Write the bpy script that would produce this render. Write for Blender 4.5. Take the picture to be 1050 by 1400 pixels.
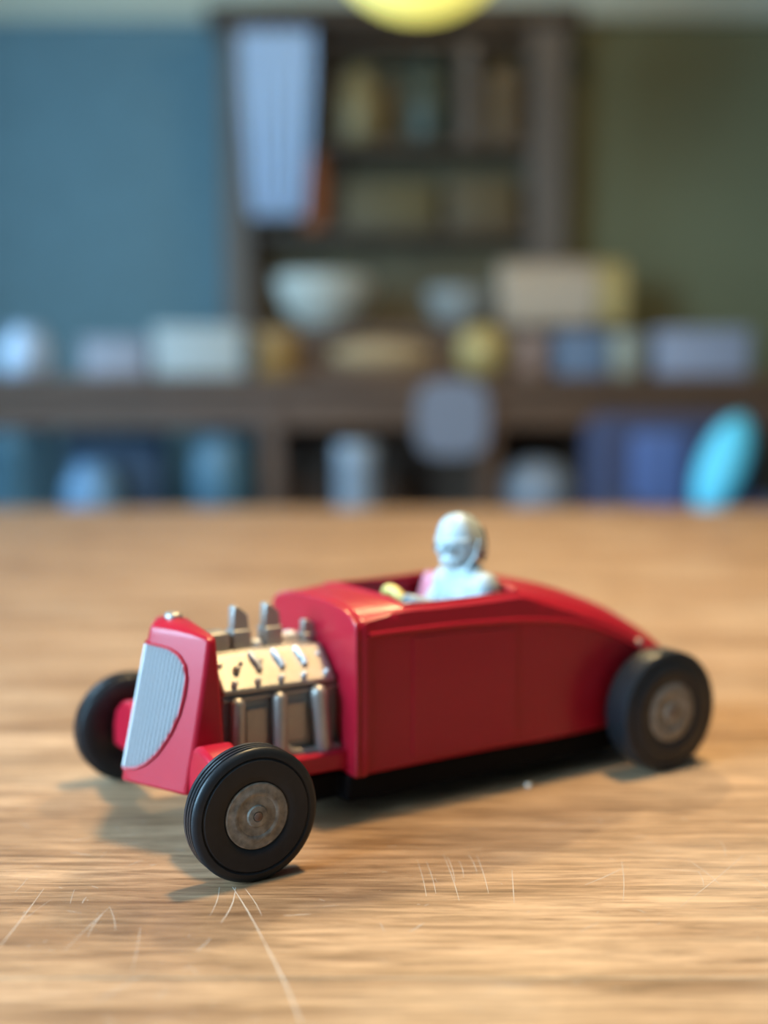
import bpy, bmesh, math, random
import numpy as np
from mathutils import Vector, Matrix, Euler
random.seed(7)
PI = math.pi
SC = bpy.context.scene
COL = SC.collection
for o in list(bpy.data.objects): bpy.data.objects.remove(o)

# ------------------------------------------------------------------ camera
TZ = 0.75                                   # table top height
CAM_H, PITCH, FPX = 0.17479, 0.09394, 1600.0
cam_d = bpy.data.cameras.new('camera'); cam = bpy.data.objects.new('camera', cam_d); COL.objects.link(cam)
cam.location = (0, 0, TZ + CAM_H)
cam.rotation_euler = (PI/2 - PITCH, 0, 0)
cam_d.sensor_fit = 'VERTICAL'; cam_d.sensor_height = 24.0; cam_d.sensor_width = 18.0
cam_d.lens = FPX/1400*24.0
cam_d.clip_start = 0.01; cam_d.clip_end = 60
cam_d.dof.use_dof = True
cam_d.dof.focus_distance = 0.422
cam_d.dof.aperture_fstop = 1.85
SC.camera = cam

# ------------------------------------------------------------------ light
SC.view_settings.view_transform = 'Standard'
SC.view_settings.look = 'None'
SC.view_settings.gamma = 1.0
SC.view_settings.use_curve_mapping = False
SC.view_settings.exposure = -0.22
W = bpy.data.worlds.new('sky'); SC.world = W; W.use_nodes = True
bgn = W.node_tree.nodes['Background']; bgn.inputs[0].default_value = (0.55, 0.75, 1.0, 1); bgn.inputs[1].default_value = 0.6

def area(name, loc, target, sx, sy, power, col):
    d = bpy.data.lights.new(name, 'AREA'); d.shape = 'RECTANGLE'; d.size = sx; d.size_y = sy
    d.energy = power; d.color = col
    o = bpy.data.objects.new(name, d); COL.objects.link(o); o.location = loc
    o.rotation_euler = (Vector(target)-Vector(loc)).to_track_quat('-Z', 'Y').to_euler()
    return o
def point(name, loc, power, col, r):
    d = bpy.data.lights.new(name, 'POINT'); d.energy = power; d.color = col; d.shadow_soft_size = r
    o = bpy.data.objects.new(name, d); COL.objects.link(o); o.location = loc
    return o
DAY = (0.42, 0.73, 1.0)
WARM = (1.0, 0.70, 0.33)
# daylight at the two windows of the left wall
area('window_daylight_near', (-1.80, -0.25, 1.55), (0.0, 0.4, 0.85), 1.5, 1.1, 235, DAY)
area('window_daylight_far', (-1.80, 2.55, 1.55), (0.2, 3.1, 1.1), 1.1, 1.1, 46, DAY)
# warm ceiling lamp over the car, above the frame, then two added fills
lamp_over = area('table_lamp_light', (0.17, 0.60, TZ+1.12), (0.17, 0.60, TZ), 0.11, 0.11, 21, WARM)
lamp_over.data.shape = 'DISK'
fill_far = area('far_table_fill', (0.15, 1.55, TZ+1.12), (0.15, 1.55, TZ), 0.11, 0.11, 16, WARM)  # added fill, brightens the far part of the table
fill_far.data.shape = 'DISK'
fill_hutch = area('hutch_fill', (0.35, 2.55, 2.45), (0.05, 3.5, 1.5), 0.15, 0.15, 4.5, WARM)  # added warm fill aimed at the hutch shelves
fill_hutch.data.shape = 'DISK'

# ------------------------------------------------------------------ helpers
def px(u, v, Y):
    """a point of the room at distance Y that the photograph shows at pixel (u, v)"""
    c, s = math.cos(PITCH), math.sin(PITCH)
    a, b = (u-525)/FPX, (700-v)/FPX
    k = Y/(c+b*s)
    return Vector((a*k, Y, TZ+CAM_H+k*(-s+b*c)))

def new_mat(name):
    m = bpy.data.materials.new(name); m.use_nodes = True
    return m, m.node_tree.nodes, m.node_tree.links, m.node_tree.nodes['Principled BSDF']
def mat(name, col, rough=0.5, metal=0.0, var=0.08, scale=40.0, bump=0.0, spec=0.5, coat=0.0, trans=0.0, sheen=0.0):
    m, N, L, b = new_mat(name)
    tc = N.new('ShaderNodeTexCoord'); no = N.new('ShaderNodeTexNoise')
    no.inputs['Scale'].default_value = scale; no.inputs['Detail'].default_value = 4
    L.new(tc.outputs['Object'], no.inputs['Vector'])
    mx = N.new('ShaderNodeMix'); mx.data_type = 'RGBA'
    c = Vector(col)
    lo = [max(0, x*(1-var)) for x in c]; hi = [min(1, x*(1+var)) for x in c]
    mx.inputs['A'].default_value = (*lo, 1); mx.inputs['B'].default_value = (*hi, 1)
    L.new(no.outputs['Fac'], mx.inputs['Factor']); L.new(mx.outputs['Result'], b.inputs['Base Color'])
    b.inputs['Roughness'].default_value = rough; b.inputs['Metallic'].default_value = metal
    b.inputs['Specular IOR Level'].default_value = spec
    b.inputs['Coat Weight'].default_value = coat
    if bump:
        bp = N.new('ShaderNodeBump'); bp.inputs['Strength'].default_value = bump; bp.inputs['Distance'].default_value = 0.001
        L.new(no.outputs['Fac'], bp.inputs['Height']); L.new(bp.outputs['Normal'], b.inputs['Normal'])
    return m
def mat_wood(name, c1, c2, rough=0.45, sx=1.0, sy=12.0, axis='X'):
    m, N, L, b = new_mat(name)
    tc = N.new('ShaderNodeTexCoord'); mp = N.new('ShaderNodeMapping')
    mp.inputs['Scale'].default_value = (sx, sy, sy) if axis == 'X' else ((sy, sy, sx) if axis == 'Z' else (sy, sx, sy))
    L.new(tc.outputs['Object'], mp.inputs['Vector'])
    no = N.new('ShaderNodeTexNoise'); no.inputs['Scale'].default_value = 3; no.inputs['Detail'].default_value = 8; no.inputs['Distortion'].default_value = 0.6
    L.new(mp.outputs['Vector'], no.inputs['Vector'])
    cr = N.new('ShaderNodeValToRGB'); cr.color_ramp.elements[0].position = 0.3; cr.color_ramp.elements[1].position = 0.7
    cr.color_ramp.elements[0].color = (*c1, 1); cr.color_ramp.elements[1].color = (*c2, 1)
    L.new(no.outputs['Fac'], cr.inputs['Fac']); L.new(cr.outputs['Color'], b.inputs['Base Color'])
    b.inputs['Roughness'].default_value = rough
    return m

class MB:
    def __init__(s): s.v = []; s.f = []
    def add(s, v, f):
        o = len(s.v); s.v += [tuple(x) for x in v]; s.f += [tuple(i+o for i in q) for q in f]; return s
    def box(s, c, d, rot=None):
        hx, hy, hz = d[0]/2, d[1]/2, d[2]/2
        v = [Vector((x, y, z)) for x in (-hx, hx) for y in (-hy, hy) for z in (-hz, hz)]
        if rot: M = Euler(rot).to_matrix(); v = [M @ q for q in v]
        v = [q+Vector(c) for q in v]
        return s.add(v, [(0,1,3,2),(4,6,7,5),(0,4,5,1),(2,3,7,6),(0,2,6,4),(1,5,7,3)])
    def rbox(s, c, d, r, seg=3, rot=None):
        bm = bmesh.new(); bmesh.ops.create_cube(bm, size=1)
        for q in bm.verts: q.co = Vector((q.co.x*d[0], q.co.y*d[1], q.co.z*d[2]))
        bmesh.ops.bevel(bm, geom=bm.edges[:], offset=r, segments=seg, affect='EDGES', profile=0.5)
        M = Euler(rot).to_matrix() if rot else Matrix.Identity(3)
        bm.verts.index_update()
        s.add([M @ q.co + Vector(c) for q in bm.verts], [[q.index for q in f.verts] for f in bm.faces]); bm.free(); return s
    def tube(s, path, r, n=12, cap=True, closed=False):
        P = [Vector(q) for q in path]; R = r if isinstance(r, (list, tuple)) else [r]*len(P)
        up = None; v = []; m = len(P)
        for i, q in enumerate(P):
            if closed: t = P[(i+1) % m]-P[i-1]
            else: t = P[min(i+1, m-1)]-P[max(i-1, 0)]
            t.normalize()
            if up is None: up = t.orthogonal().normalized()
            up = (up - t*up.dot(t))
            up = up.normalized() if up.length > 1e-6 else t.orthogonal().normalized()
            w = t.cross(up)
            for k in range(n):
                a = 2*PI*k/n; v.append(q+(up*math.cos(a)+w*math.sin(a))*R[i])
        f = []
        for i in range(m if closed else m-1):
            j = (i+1) % m
            for k in range(n): f.append((i*n+k, i*n+(k+1) % n, j*n+(k+1) % n, j*n+k))
        if cap and not closed: f += [tuple(reversed(range(n))), tuple((m-1)*n+k for k in range(n))]
        return s.add(v, f)
    def capsule(s, a, b, ra, rb, n=12):
        a, b = Vector(a), Vector(b); t = (b-a).normalized()
        P = []; R = []
        for k in range(5):
            q = PI/2*(1-k/4); P.append(a - t*ra*math.sin(q)); R.append(max(ra*math.cos(q), 1e-5))
        for k in range(5):
            q = PI/2*k/4; P.append(b + t*rb*math.sin(q)); R.append(max(rb*math.cos(q), 1e-5))
        return s.tube(P, R, n)
    def lathe(s, prof, n=32, c=(0, 0, 0), axis='Z', rot=None):
        v = []; M = Euler(rot).to_matrix() if rot else None
        for r, h in prof:
            for k in range(n):
                a = 2*PI*k/n; x, y = r*math.cos(a), r*math.sin(a)
                q = Vector((x, y, h)) if axis == 'Z' else (Vector((x, h, y)) if axis == 'Y' else Vector((h, x, y)))
                if M: q = M @ q
                v.append(q+Vector(c))
        f = []
        for i in range(len(prof)-1):
            for k in range(n):
                q = (i*n+k, i*n+(k+1) % n, (i+1)*n+(k+1) % n, (i+1)*n+k)
                f.append(q if axis != 'Y' else tuple(reversed(q)))
        e = (len(prof)-1)*n
        f += [tuple(reversed(range(n))), tuple(e+k for k in range(n))]
        return s.add(v, f)
    def ell(s, c, r, nu=20, nv=12, rot=None):
        prof = [(max(math.sin(PI*i/nv), 1e-4), -math.cos(PI*i/nv)) for i in range(nv+1)]
        M = Euler(rot).to_matrix() if rot else Matrix.Identity(3)
        v = []
        for a, h in prof:
            for k in range(nu):
                t = 2*PI*k/nu
                v.append(M @ Vector((a*math.cos(t)*r[0], a*math.sin(t)*r[1], h*r[2]))+Vector(c))
        f = []
        for i in range(nv):
            for k in range(nu): f.append((i*nu+k, i*nu+(k+1) % nu, (i+1)*nu+(k+1) % nu, (i+1)*nu+k))
        return s.add(v, f)
    def prism(s, pts, lo, hi, axis='X'):
        """polygon extruded along an axis; pts are the two other coordinates in order"""
        def P(q, h): return {'X': (h, q[0], q[1]), 'Y': (q[0], h, q[1]), 'Z': (q[0], q[1], h)}[axis]
        n = len(pts)
        v = [P(q, lo) for q in pts]+[P(q, hi) for q in pts]
        f = [tuple(reversed(range(n))), tuple(range(n, 2*n))]+[(i, (i+1) % n, n+(i+1) % n, n+i) for i in range(n)]
        return s.add(v, f)
    def build(s, name, m, parent=None, smooth=40, bevel=0, seg=2, label=None):
        me = bpy.data.meshes.new(name); me.from_pydata(s.v, [], s.f)
        bm = bmesh.new(); bm.from_mesh(me); bmesh.ops.recalc_face_normals(bm, faces=bm.faces[:]); bm.to_mesh(me); bm.free()
        me.materials.append(m)
        if smooth:
            me.polygons.foreach_set('use_smooth', [True]*len(me.polygons)); me.set_sharp_from_angle(angle=math.radians(smooth))
        o = bpy.data.objects.new(name, me); COL.objects.link(o)
        if parent: o.parent = parent
        if bevel:
            b = o.modifiers.new('bevel', 'BEVEL'); b.width = bevel; b.segments = seg; b.limit_method = 'ANGLE'; b.angle_limit = math.radians(35)
        if label: o['label'] = label
        return o
def tag(o, label, cat, group=None):
    o['label'] = label; o['category'] = cat
    if group: o['group'] = group
    return o
def thing(name, label, cat, loc=(0, 0, 0), rotz=0, group=None):
    o = bpy.data.objects.new(name, None); COL.objects.link(o); o.location = loc; o.rotation_euler = (0, 0, rotz)
    o.empty_display_size = 0.05
    return tag(o, label, cat, group)
def struct(o): o['kind'] = 'structure'; return o
def copy_child(o, parent, loc=None):
    c = o.copy(); COL.objects.link(c); c.parent = parent
    if loc is not None: c.location = loc
    return c
def crom(xs, ys, q):
    """smooth monotone interpolation through a table (xs descending or ascending)"""
    xs = np.array(xs, float); ys = np.array(ys, float)
    if xs[0] > xs[-1]: xs = xs[::-1]; ys = ys[::-1]
    h = np.diff(xs); d = np.diff(ys)/h; m = np.zeros(len(xs)); m[0] = d[0]; m[-1] = d[-1]
    for i in range(1, len(xs)-1):
        if d[i-1]*d[i] > 0: m[i] = 2*d[i-1]*d[i]/(d[i-1]+d[i])
    q = min(max(q, xs[0]), xs[-1]); i = min(int(np.searchsorted(xs, q, 'right'))-1, len(h)-1); i = max(i, 0)
    t = (q-xs[i])/h[i]
    return float((2*t**3-3*t*t+1)*ys[i]+(t**3-2*t*t+t)*h[i]*m[i]+(-2*t**3+3*t*t)*ys[i+1]+(t**3-t*t)*h[i]*m[i+1])

# ------------------------------------------------------------------ materials
M_blue_wall = mat('blue_green_back_wall', (0.115, 0.20, 0.235), 0.85, var=0.12, scale=18, bump=0.1)  # bluer base colour for the left part of the back wall
M_olive_wall = mat('olive_back_wall', (0.175, 0.175, 0.095), 0.85, var=0.1, scale=6)
M_cream = mat('cream_frieze_paint', (0.50, 0.50, 0.40), 0.8, scale=5)
M_side_wall = mat('grey_green_side_wall', (0.12, 0.13, 0.12), 0.85, scale=5)
M_ceiling = mat('ceiling_white', (0.42, 0.40, 0.36), 0.9, scale=4)
M_floor = mat_wood('floor_boards', (0.05, 0.03, 0.018), (0.11, 0.065, 0.035), 0.5, 1, 8, 'Y')
M_frame = mat('white_gloss_paint', (0.75, 0.76, 0.76), 0.35)
M_darkwood = mat_wood('dark_walnut', (0.035, 0.02, 0.012), (0.085, 0.048, 0.026), 0.5, 1, 10, 'Z')
M_midwood = mat_wood('mid_brown_wood', (0.075, 0.038, 0.02), (0.135, 0.07, 0.038), 0.5, 1, 10, 'X')
M_greywood = mat_wood('weathered_brown_wood', (0.075, 0.055, 0.042), (0.14, 0.105, 0.08), 0.55, 1, 10, 'Z')

def table_material():
    m, N, L, b = new_mat('worn_table_wood')
    tc = N.new('ShaderNodeTexCoord')
    def noise(sc, scale, det, dist=0.0, rough=0.55):
        mp = N.new('ShaderNodeMapping'); mp.inputs['Scale'].default_value = sc; L.new(tc.outputs['Object'], mp.inputs['Vector'])
        n = N.new('ShaderNodeTexNoise'); n.inputs['Scale'].default_value = scale; n.inputs['Detail'].default_value = det
        n.inputs['Distortion'].default_value = dist; n.inputs['Roughness'].default_value = rough
        L.new(mp.outputs['Vector'], n.inputs['Vector']); return n
    broad = noise((1.6, 14, 14), 1.6, 5, 0.8)
    fine = noise((16, 210, 210), 1.5, 7, 0.5, 0.7)
    pore = noise((34, 520, 520), 1.3, 3, 0.2)
    blot = noise((3, 5, 5), 2.2, 3)
    cr = N.new('ShaderNodeValToRGB'); e = cr.color_ramp.elements
    e[0].position = 0.30; e[0].color = (0.21, 0.115, 0.058, 1)
    e[1].position = 0.72; e[1].color = (0.50, 0.325, 0.195, 1)
    k = e.new(0.48); k.color = (0.38, 0.235, 0.13, 1)
    L.new(broad.outputs['Fac'], cr.inputs['Fac'])
    cf = N.new('ShaderNodeValToRGB'); cf.color_ramp.elements[0].position = 0.32; cf.color_ramp.elements[1].position = 0.62
    cf.color_ramp.elements[0].color = (0.36, 0.31, 0.27, 1); cf.color_ramp.elements[1].color = (1.12, 1.10, 1.08, 1)
    L.new(fine.outputs['Fac'], cf.inputs['Fac'])
    m1 = N.new('ShaderNodeMix'); m1.data_type = 'RGBA'; m1.blend_type = 'MULTIPLY'; m1.inputs['Factor'].default_value = 0.9
    L.new(cr.outputs['Color'], m1.inputs['A']); L.new(cf.outputs['Color'], m1.inputs['B'])
    cp = N.new('ShaderNodeValToRGB'); cp.color_ramp.elements[0].position = 0.30; cp.color_ramp.elements[1].position = 0.42
    cp.color_ramp.elements[0].color = (0.55, 0.48, 0.42, 1); cp.color_ramp.elements[1].color = (1, 1, 1, 1)
    L.new(pore.outputs['Fac'], cp.inputs['Fac'])
    m2 = N.new('ShaderNodeMix'); m2.data_type = 'RGBA'; m2.blend_type = 'MULTIPLY'; m2.inputs['Factor'].default_value = 0.6
    mid = noise((5, 62, 62), 1.4, 5, 0.9, 0.6)
    cm = N.new('ShaderNodeValToRGB'); cm.color_ramp.elements[0].position = 0.36; cm.color_ramp.elements[1].position = 0.50
    cm.color_ramp.elements[0].color = (0.66, 0.60, 0.55, 1); cm.color_ramp.elements[1].color = (1.04, 1.04, 1.04, 1)
    L.new(mid.outputs['Fac'], cm.inputs['Fac'])
    mm = N.new('ShaderNodeMix'); mm.data_type = 'RGBA'; mm.blend_type = 'MULTIPLY'; mm.inputs['Factor'].default_value = 0.8
    L.new(m1.outputs['Result'], mm.inputs['A']); L.new(cm.outputs['Color'], mm.inputs['B'])
    L.new(mm.outputs['Result'], m2.inputs['A']); L.new(cp.outputs['Color'], m2.inputs['B'])
    # worn, paler patches
    cb = N.new('ShaderNodeValToRGB'); cb.color_ramp.elements[0].position = 0.5; cb.color_ramp.elements[1].position = 0.75
    L.new(blot.outputs['Fac'], cb.inputs['Fac'])
    sc = N.new('ShaderNodeMath'); sc.operation = 'MULTIPLY'; sc.inputs[1].default_value = 0.35; L.new(cb.outputs['Color'], sc.inputs[0])
    m3 = N.new('ShaderNodeMix'); m3.data_type = 'RGBA'; m3.inputs['B'].default_value = (0.50, 0.37, 0.25, 1)
    L.new(sc.outputs[0], m3.inputs['Factor']); L.new(m2.outputs['Result'], m3.inputs['A'])
    L.new(m3.outputs['Result'], b.inputs['Base Color'])
    rr = N.new('ShaderNodeMapRange'); rr.inputs['To Min'].default_value = 0.38; rr.inputs['To Max'].default_value = 0.55
    L.new(blot.outputs['Fac'], rr.inputs['Value']); L.new(rr.outputs['Result'], b.inputs['Roughness'])
    bp = N.new('ShaderNodeBump'); bp.inputs['Strength'].default_value = 0.25; bp.inputs['Distance'].default_value = 0.0004
    L.new(fine.outputs['Fac'], bp.inputs['Height']); L.new(bp.outputs['Normal'], b.inputs['Normal'])
    return m
M_table = table_material()
M_table_leg = mat_wood('table_leg_wood', (0.16, 0.09, 0.045), (0.27, 0.16, 0.085), 0.5, 1, 10, 'Z')
M_scratch = mat('bare_scratched_wood', (0.66, 0.56, 0.46), 0.7, var=0.15, scale=300)
_n, _l = M_scratch.node_tree.nodes, M_scratch.node_tree.links
_t = _n.new('ShaderNodeBsdfTransparent'); _x = _n.new('ShaderNodeMixShader'); _x.inputs[0].default_value = 0.55
_l.new(_t.outputs[0], _x.inputs[1]); _l.new(_n['Principled BSDF'].outputs[0], _x.inputs[2]); _l.new(_x.outputs[0], _n['Material Output'].inputs[0])

M_red = mat('red_gloss_plastic', (0.35, 0.008, 0.022), 0.29, var=0.06, scale=120, spec=0.32)
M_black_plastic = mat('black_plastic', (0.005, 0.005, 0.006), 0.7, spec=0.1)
M_rubber = mat('black_rubber', (0.013, 0.0148, 0.018), 0.36, var=0.3, scale=300, bump=0.06, spec=0.28)
M_silver = mat('silver_plated_plastic', (0.385, 0.365, 0.34), 0.44, metal=0.7, var=0.1, scale=400)
M_grille = mat('pale_silver_plastic', (0.62, 0.64, 0.66), 0.42, metal=0.35, var=0.05, scale=300)
M_hub = mat('tarnished_grey_metal', (0.22, 0.205, 0.18), 0.6, metal=0.4, var=1.0, scale=300, bump=0.3)
M_hub_rust = mat('rusty_axle_end', (0.16, 0.10, 0.075), 0.7, metal=0.3, var=0.4, scale=600)
M_yellow = mat('yellow_plastic', (0.72, 0.54, 0.16), 0.4, var=0.05)
M_white_plastic = mat('off_white_plastic', (0.37, 0.43, 0.445), 0.45, var=0.05, scale=200)
M_dark_grey = mat('dark_grey', (0.07, 0.075, 0.075), 0.6)

# ------------------------------------------------------------------ the room
XL, XR, YF, YB, ZC = -1.65, 2.3, -1.7, 3.75, 2.6
struct(MB().box(((XL+XR)/2, (YF+YB)/2, -0.05), (XR-XL+0.3, YB-YF+0.3, 0.1)).build('floor', M_floor))
struct(MB().box(((XL+XR)/2, (YF+YB)/2, ZC+0.05), (XR-XL+0.3, YB-YF+0.3, 0.1)).build('ceiling', M_ceiling))
XM = px(540, 300, YB).x            # the two wall colours meet behind the hutch
ZF = px(200, 22, YB).z             # foot of the pale frieze
struct(MB().box(((XL+XM)/2, YB+0.05, ZF/2), (XM-XL, 0.1, ZF)).build('wall_back_left', M_blue_wall))
struct(MB().box(((XR+XM)/2, YB+0.05, ZF/2), (XR-XM, 0.1, ZF)).build('wall_back_right', M_olive_wall))
struct(MB().box(((XL+XR)/2, YB+0.05, (ZF+ZC)/2), (XR-XL, 0.1, ZC-ZF)).build('trim_1', M_cream))
struct(MB().box(((XL+XR)/2, YB-0.012, ZF), (XR-XL, 0.025, 0.035)).build('trim_2', M_cream, bevel=0.006))
struct(MB().box((XR+0.05, (YF+YB)/2, ZC/2), (0.1, YB-YF, ZC)).build('wall_right', M_side_wall))
struct(MB().box(((XL+XR)/2, YF-0.05, ZC/2), (XR-XL, 0.1, ZC)).build('wall_front', M_side_wall))
# left wall with two window openings
wins = [(-0.25, 1.5), (2.55, 1.1)]; WZ0, WZ1 = 0.95, 2.15
mb = MB(); y = YF
for yc, w in wins:
    mb.box((XL-0.05, (y+yc-w/2)/2, ZC/2), (0.1, yc-w/2-y, ZC))
    mb.box((XL-0.05, yc, WZ0/2), (0.1, w, WZ0)); mb.box((XL-0.05, yc, (WZ1+ZC)/2), (0.1, w, ZC-WZ1))
    y = yc+w/2
mb.box((XL-0.05, (y+YB)/2, ZC/2), (0.1, YB-y, ZC))
struct(mb.build('wall_left', M_side_wall, smooth=0))
mg, N, L, b = new_mat('window_glass'); b.inputs['Base Color'].default_value = (0.8, 0.9, 1, 1); b.inputs['Roughness'].default_value = 0.05
tr = N.new('ShaderNodeBsdfTransparent'); ms = N.new('ShaderNodeMixShader'); ms.inputs[0].default_value = 0.06
L.new(tr.outputs[0], ms.inputs[1]); L.new(b.outputs[0], ms.inputs[2]); L.new(ms.outputs[0], N['Material Output'].inputs[0])
for i, (yc, w) in enumerate(wins):
    mb = MB(); h = WZ1-WZ0; zc = (WZ0+WZ1)/2
    for s in (-1, 1):
        mb.box((XL-0.05, yc+s*(w/2-0.025), zc), (0.08, 0.05, h)); mb.box((XL-0.05, yc, zc+s*(h/2-0.025)), (0.08, w-0.1, 0.05))
    mb.box((XL-0.05, yc, zc), (0.05, 0.03, h-0.1)); mb.box((XL-0.05, yc, zc), (0.05, w-0.1, 0.03))
    wf = struct(mb.build('window_%d' % (i+1), M_frame, bevel=0.004))
    for sy in (-1, 1):
        for sz in (-1, 1):
            MB().box((XL-0.055, yc+sy*(w-0.07)/4, zc+sz*(h-0.07)/4), (0.004, (w-0.1)/2, (h-0.1)/2)).build('pane', mg, wf, smooth=0)
    MB().box((XL+0.02, yc, WZ0-0.015), (0.12, w+0.1, 0.03)).build('window_sill', M_frame, wf, bevel=0.006)

# ------------------------------------------------------------------ the table
TX0, TX1, TY0, TY1 = -0.95, 1.15, -0.16, 1.9193
table = thing('dining_table', 'large worn wooden table with scratched top under the red toy car', 'table', (0.1, 0.88, 0))
def tl(x, y, z): return (x-0.1, y-0.88, z)
SEAM = 0.3417
edges = [TY0, SEAM-0.255, SEAM]
while edges[-1] < TY1-0.35: edges.append(edges[-1]+0.263)
edges.append(TY1)
for i in range(len(edges)-1):
    a, b_ = edges[i], edges[i+1]
    o = MB().box((0, 0, 0), (TX1-TX0, b_-a-0.0005, 0.038)).build('plank', M_table, table, smooth=0, bevel=0.0006)
    o.location = tl((TX0+TX1)/2, (a+b_)/2, TZ-0.019)
for sx in (TX0+0.09, TX1-0.09):
    for sy in (TY0+0.09, TY1-0.09):
        MB().box(tl(sx, sy, 0.356), (0.08, 0.08, 0.712)).build('leg', M_table_leg, table, bevel=0.005)
mb = MB()
for sy in (TY0+0.09, TY1-0.09): mb.box(tl((TX0+TX1)/2, sy, 0.66), (TX1-TX0-0.26, 0.025, 0.10))
for sx in (TX0+0.09, TX1-0.09): mb.box(tl(sx, (TY0+TY1)/2, 0.66), (0.025, TY1-TY0-0.26, 0.10))
mb.build('apron', M_table_leg, table, bevel=0.003)
# scratches: shallow raised splinters of bare wood, as ribbons on the top
def tabp(u, v):
    c, s = math.cos(PITCH), math.sin(PITCH); a, b = (u-525)/FPX, (700-v)/FPX
    d = (a, c+b*s, -s+b*c); k = -CAM_H/d[2]
    return Vector((d[0]*k, d[1]*k, TZ))
scr = MB()
def scratch(pts, w):
    P = [tabp(*q) for q in pts]; n = len(P); v = []
    for i, q in enumerate(P):
        t = (P[min(i+1, n-1)]-P[max(i-1, 0)]).normalized(); s = Vector((-t.y, t.x, 0))
        ww = w*(0.35+0.65*math.sin(PI*(i+0.5)/n))*random.uniform(0.75, 1.2)/2
        for d in (s*ww, -s*ww): v.append(Vector(tl(*(q+d)))+Vector((0, 0, 0.00006)))
    scr.add(v, [(2*i, 2*i+1, 2*i+3, 2*i+2) for i in range(n-1)])
def line(u0, v0, u1, v1, w, bow=0, n=6):
    scratch([(u0+(u1-u0)*t+bow*math.sin(PI*t), v0+(v1-v0)*t) for t in [i/(n-1) for i in range(n)]], w)
line(318, 1213, 362, 1290, 0.00055, 2); line(360, 1286, 412, 1400, 0.0008, 3, 8)
line(322, 1213, 302, 1262, 0.00045, 5); line(300, 1213, 287, 1252, 0.0003, 3); line(335, 1215, 358, 1252, 0.0003, 2)
for a in [(570,1175,583,1226),(583,1178,596,1222),(606,1168,628,1232),(628,1178,634,1200),(652,1170,668,1222),(612,1172,622,1205),(640,1168,652,1192)]: line(*a, 0.0003, 1.5)
for a in [(1016,1170,930,1240),(955,1192,962,1212),(940,1175,985,1210),(850,1178,852,1232),(905,1188,960,1192),(985,1150,992,1170),(1030,1200,1048,1215)]: line(*a, 0.0003, 2)
for a in [(0,1294,60,1215),(28,1262,70,1230),(96,1236,102,1216),(176,1184,196,1176),(88,1300,150,1240),(140,1250,120,1280),(180,1330,192,1268),(270,1300,288,1282),(250,1330,262,1318),(212,1366,230,1354),(388,1252,425,1250),(200,1330,128,1372),(150,1240,158,1272),(20,1220,38,1200),(560,1274,580,1262),(792,1274,818,1262),(520,1262,526,1274),(740,1130,776,1126),(930,1118,940,1122),(640,1132,655,1134),(700,1190,703,1235),(800,1210,850,1188)]: line(*a, random.uniform(0.0002, 0.00045), random.uniform(-2, 2))
for k in range(110):
    u = random.uniform(-20, 1070); v = random.uniform(1105, 1400)
    if 240 < u < 440 and v < 1215: continue
    a = random.choice([random.gauss(0.1, 0.25), random.uniform(-1.4, 1.4)]); l = random.expovariate(1/9)+2
    line(u, v, u+l*math.cos(a), v+l*math.sin(a)*0.6, random.uniform(0.00015, 0.0004), random.uniform(-1.5, 1.5), 4)
so = scr.build('scratches', M_scratch, table, smooth=0); so['kind'] = 'stuff'; so['label'] = 'pale fine scratches in the table top'
c0 = tabp(722, 1077)
crumb = MB(); crumb.ell((0, 0, 0.0011), (0.0016, 0.0012, 0.0011), 9, 6); crumb.ell((0.0009, 0.0005, 0.0009), (0.0009, 0.0008, 0.0009), 7, 5)
o = crumb.build('crumb', mat('white_crumb', (0.8, 0.78, 0.74), 0.7, bump=0.4, scale=800)); o.location = c0
tag(o, 'tiny white crumb on the table beside the car', 'crumb')

# ------------------------------------------------------------------ the toy car
CX0, CY0, TH = -0.08359, 0.47473, 0.54502
car = thing('toy_car', 'red plastic hot rod toy car with exposed silver engine and black tyres', 'toy car', (CX0, CY0, TZ), PI+TH)

# --- body shell, lofted from front to tail
ST = [  # x, top centre z, shoulder z, belt half width, belt z, lower half width, bottom z
 (-.0610,.0893,.0842,.0384,.0788,.0384,.0195), (-.0700,.0900,.0855,.0386,.0789,.0386,.0195), (-.0860,.0905,.0878,.0386,.0790,.0386,.0197),
 (-.1050,.0908,.0876,.0386,.0790,.0386,.0199), (-.1280,.0914,.0880,.0386,.0783,.0386,.0201), (-.1460,.0922,.0886,.0386,.0774,.0385,.0200),
 (-.1560,.0918,.0858,.0386,.0764,.0382,.0196), (-.1700,.0898,.0808,.0385,.0746,.0377,.0194), (-.1880,.0850,.0746,.0382,.0702,.0366,.0194),
 (-.2110,.0768,.0646,.0374,.0606,.0350,.0196), (-.2250,.0702,.0562,.0362,.0530,.0334,.0204), (-.2450,.0590,.0440,.0328,.0410,.0296,.0218),
 (-.2600,.0470,.0345,.0268,.0325,.0236,.0232), (-.2680,.0370,.0290,.0205,.0280,.0180,.0240)]
cols = list(zip(*ST))
def station(x): return [crom(cols[0], cols[j], x) for j in range(1, 7)]
def half_ring(x):
    zc, zs, w, zb, wl, z0 = station(x); ws = w-0.0018
    P = [(wl-0.0012, z0), (wl, z0+0.0015), (wl+(w-wl)*0.2+0.0002, z0+(zb-z0)*0.3), (wl+(w-wl)*0.55+0.0003, z0+(zb-z0)*0.6), (w, z0+(zb-z0)*0.88), (w, zb),
         (w-0.0002, zb+(zs-zb)*0.35), (w-0.0005, zb+(zs-zb)*0.88), (ws, zs), (ws-0.0022, zs+(zc-zs)*0.3)]
    for t in (0.80, 0.62, 0.42, 0.21, 0.0):
        yy = (ws-0.0022)*t; P.append((yy, zs+(zc-zs)*(0.3+0.7*(1-t**(3.6 if x > -.15 else 2.6)))))
    return P
xs = []
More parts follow.
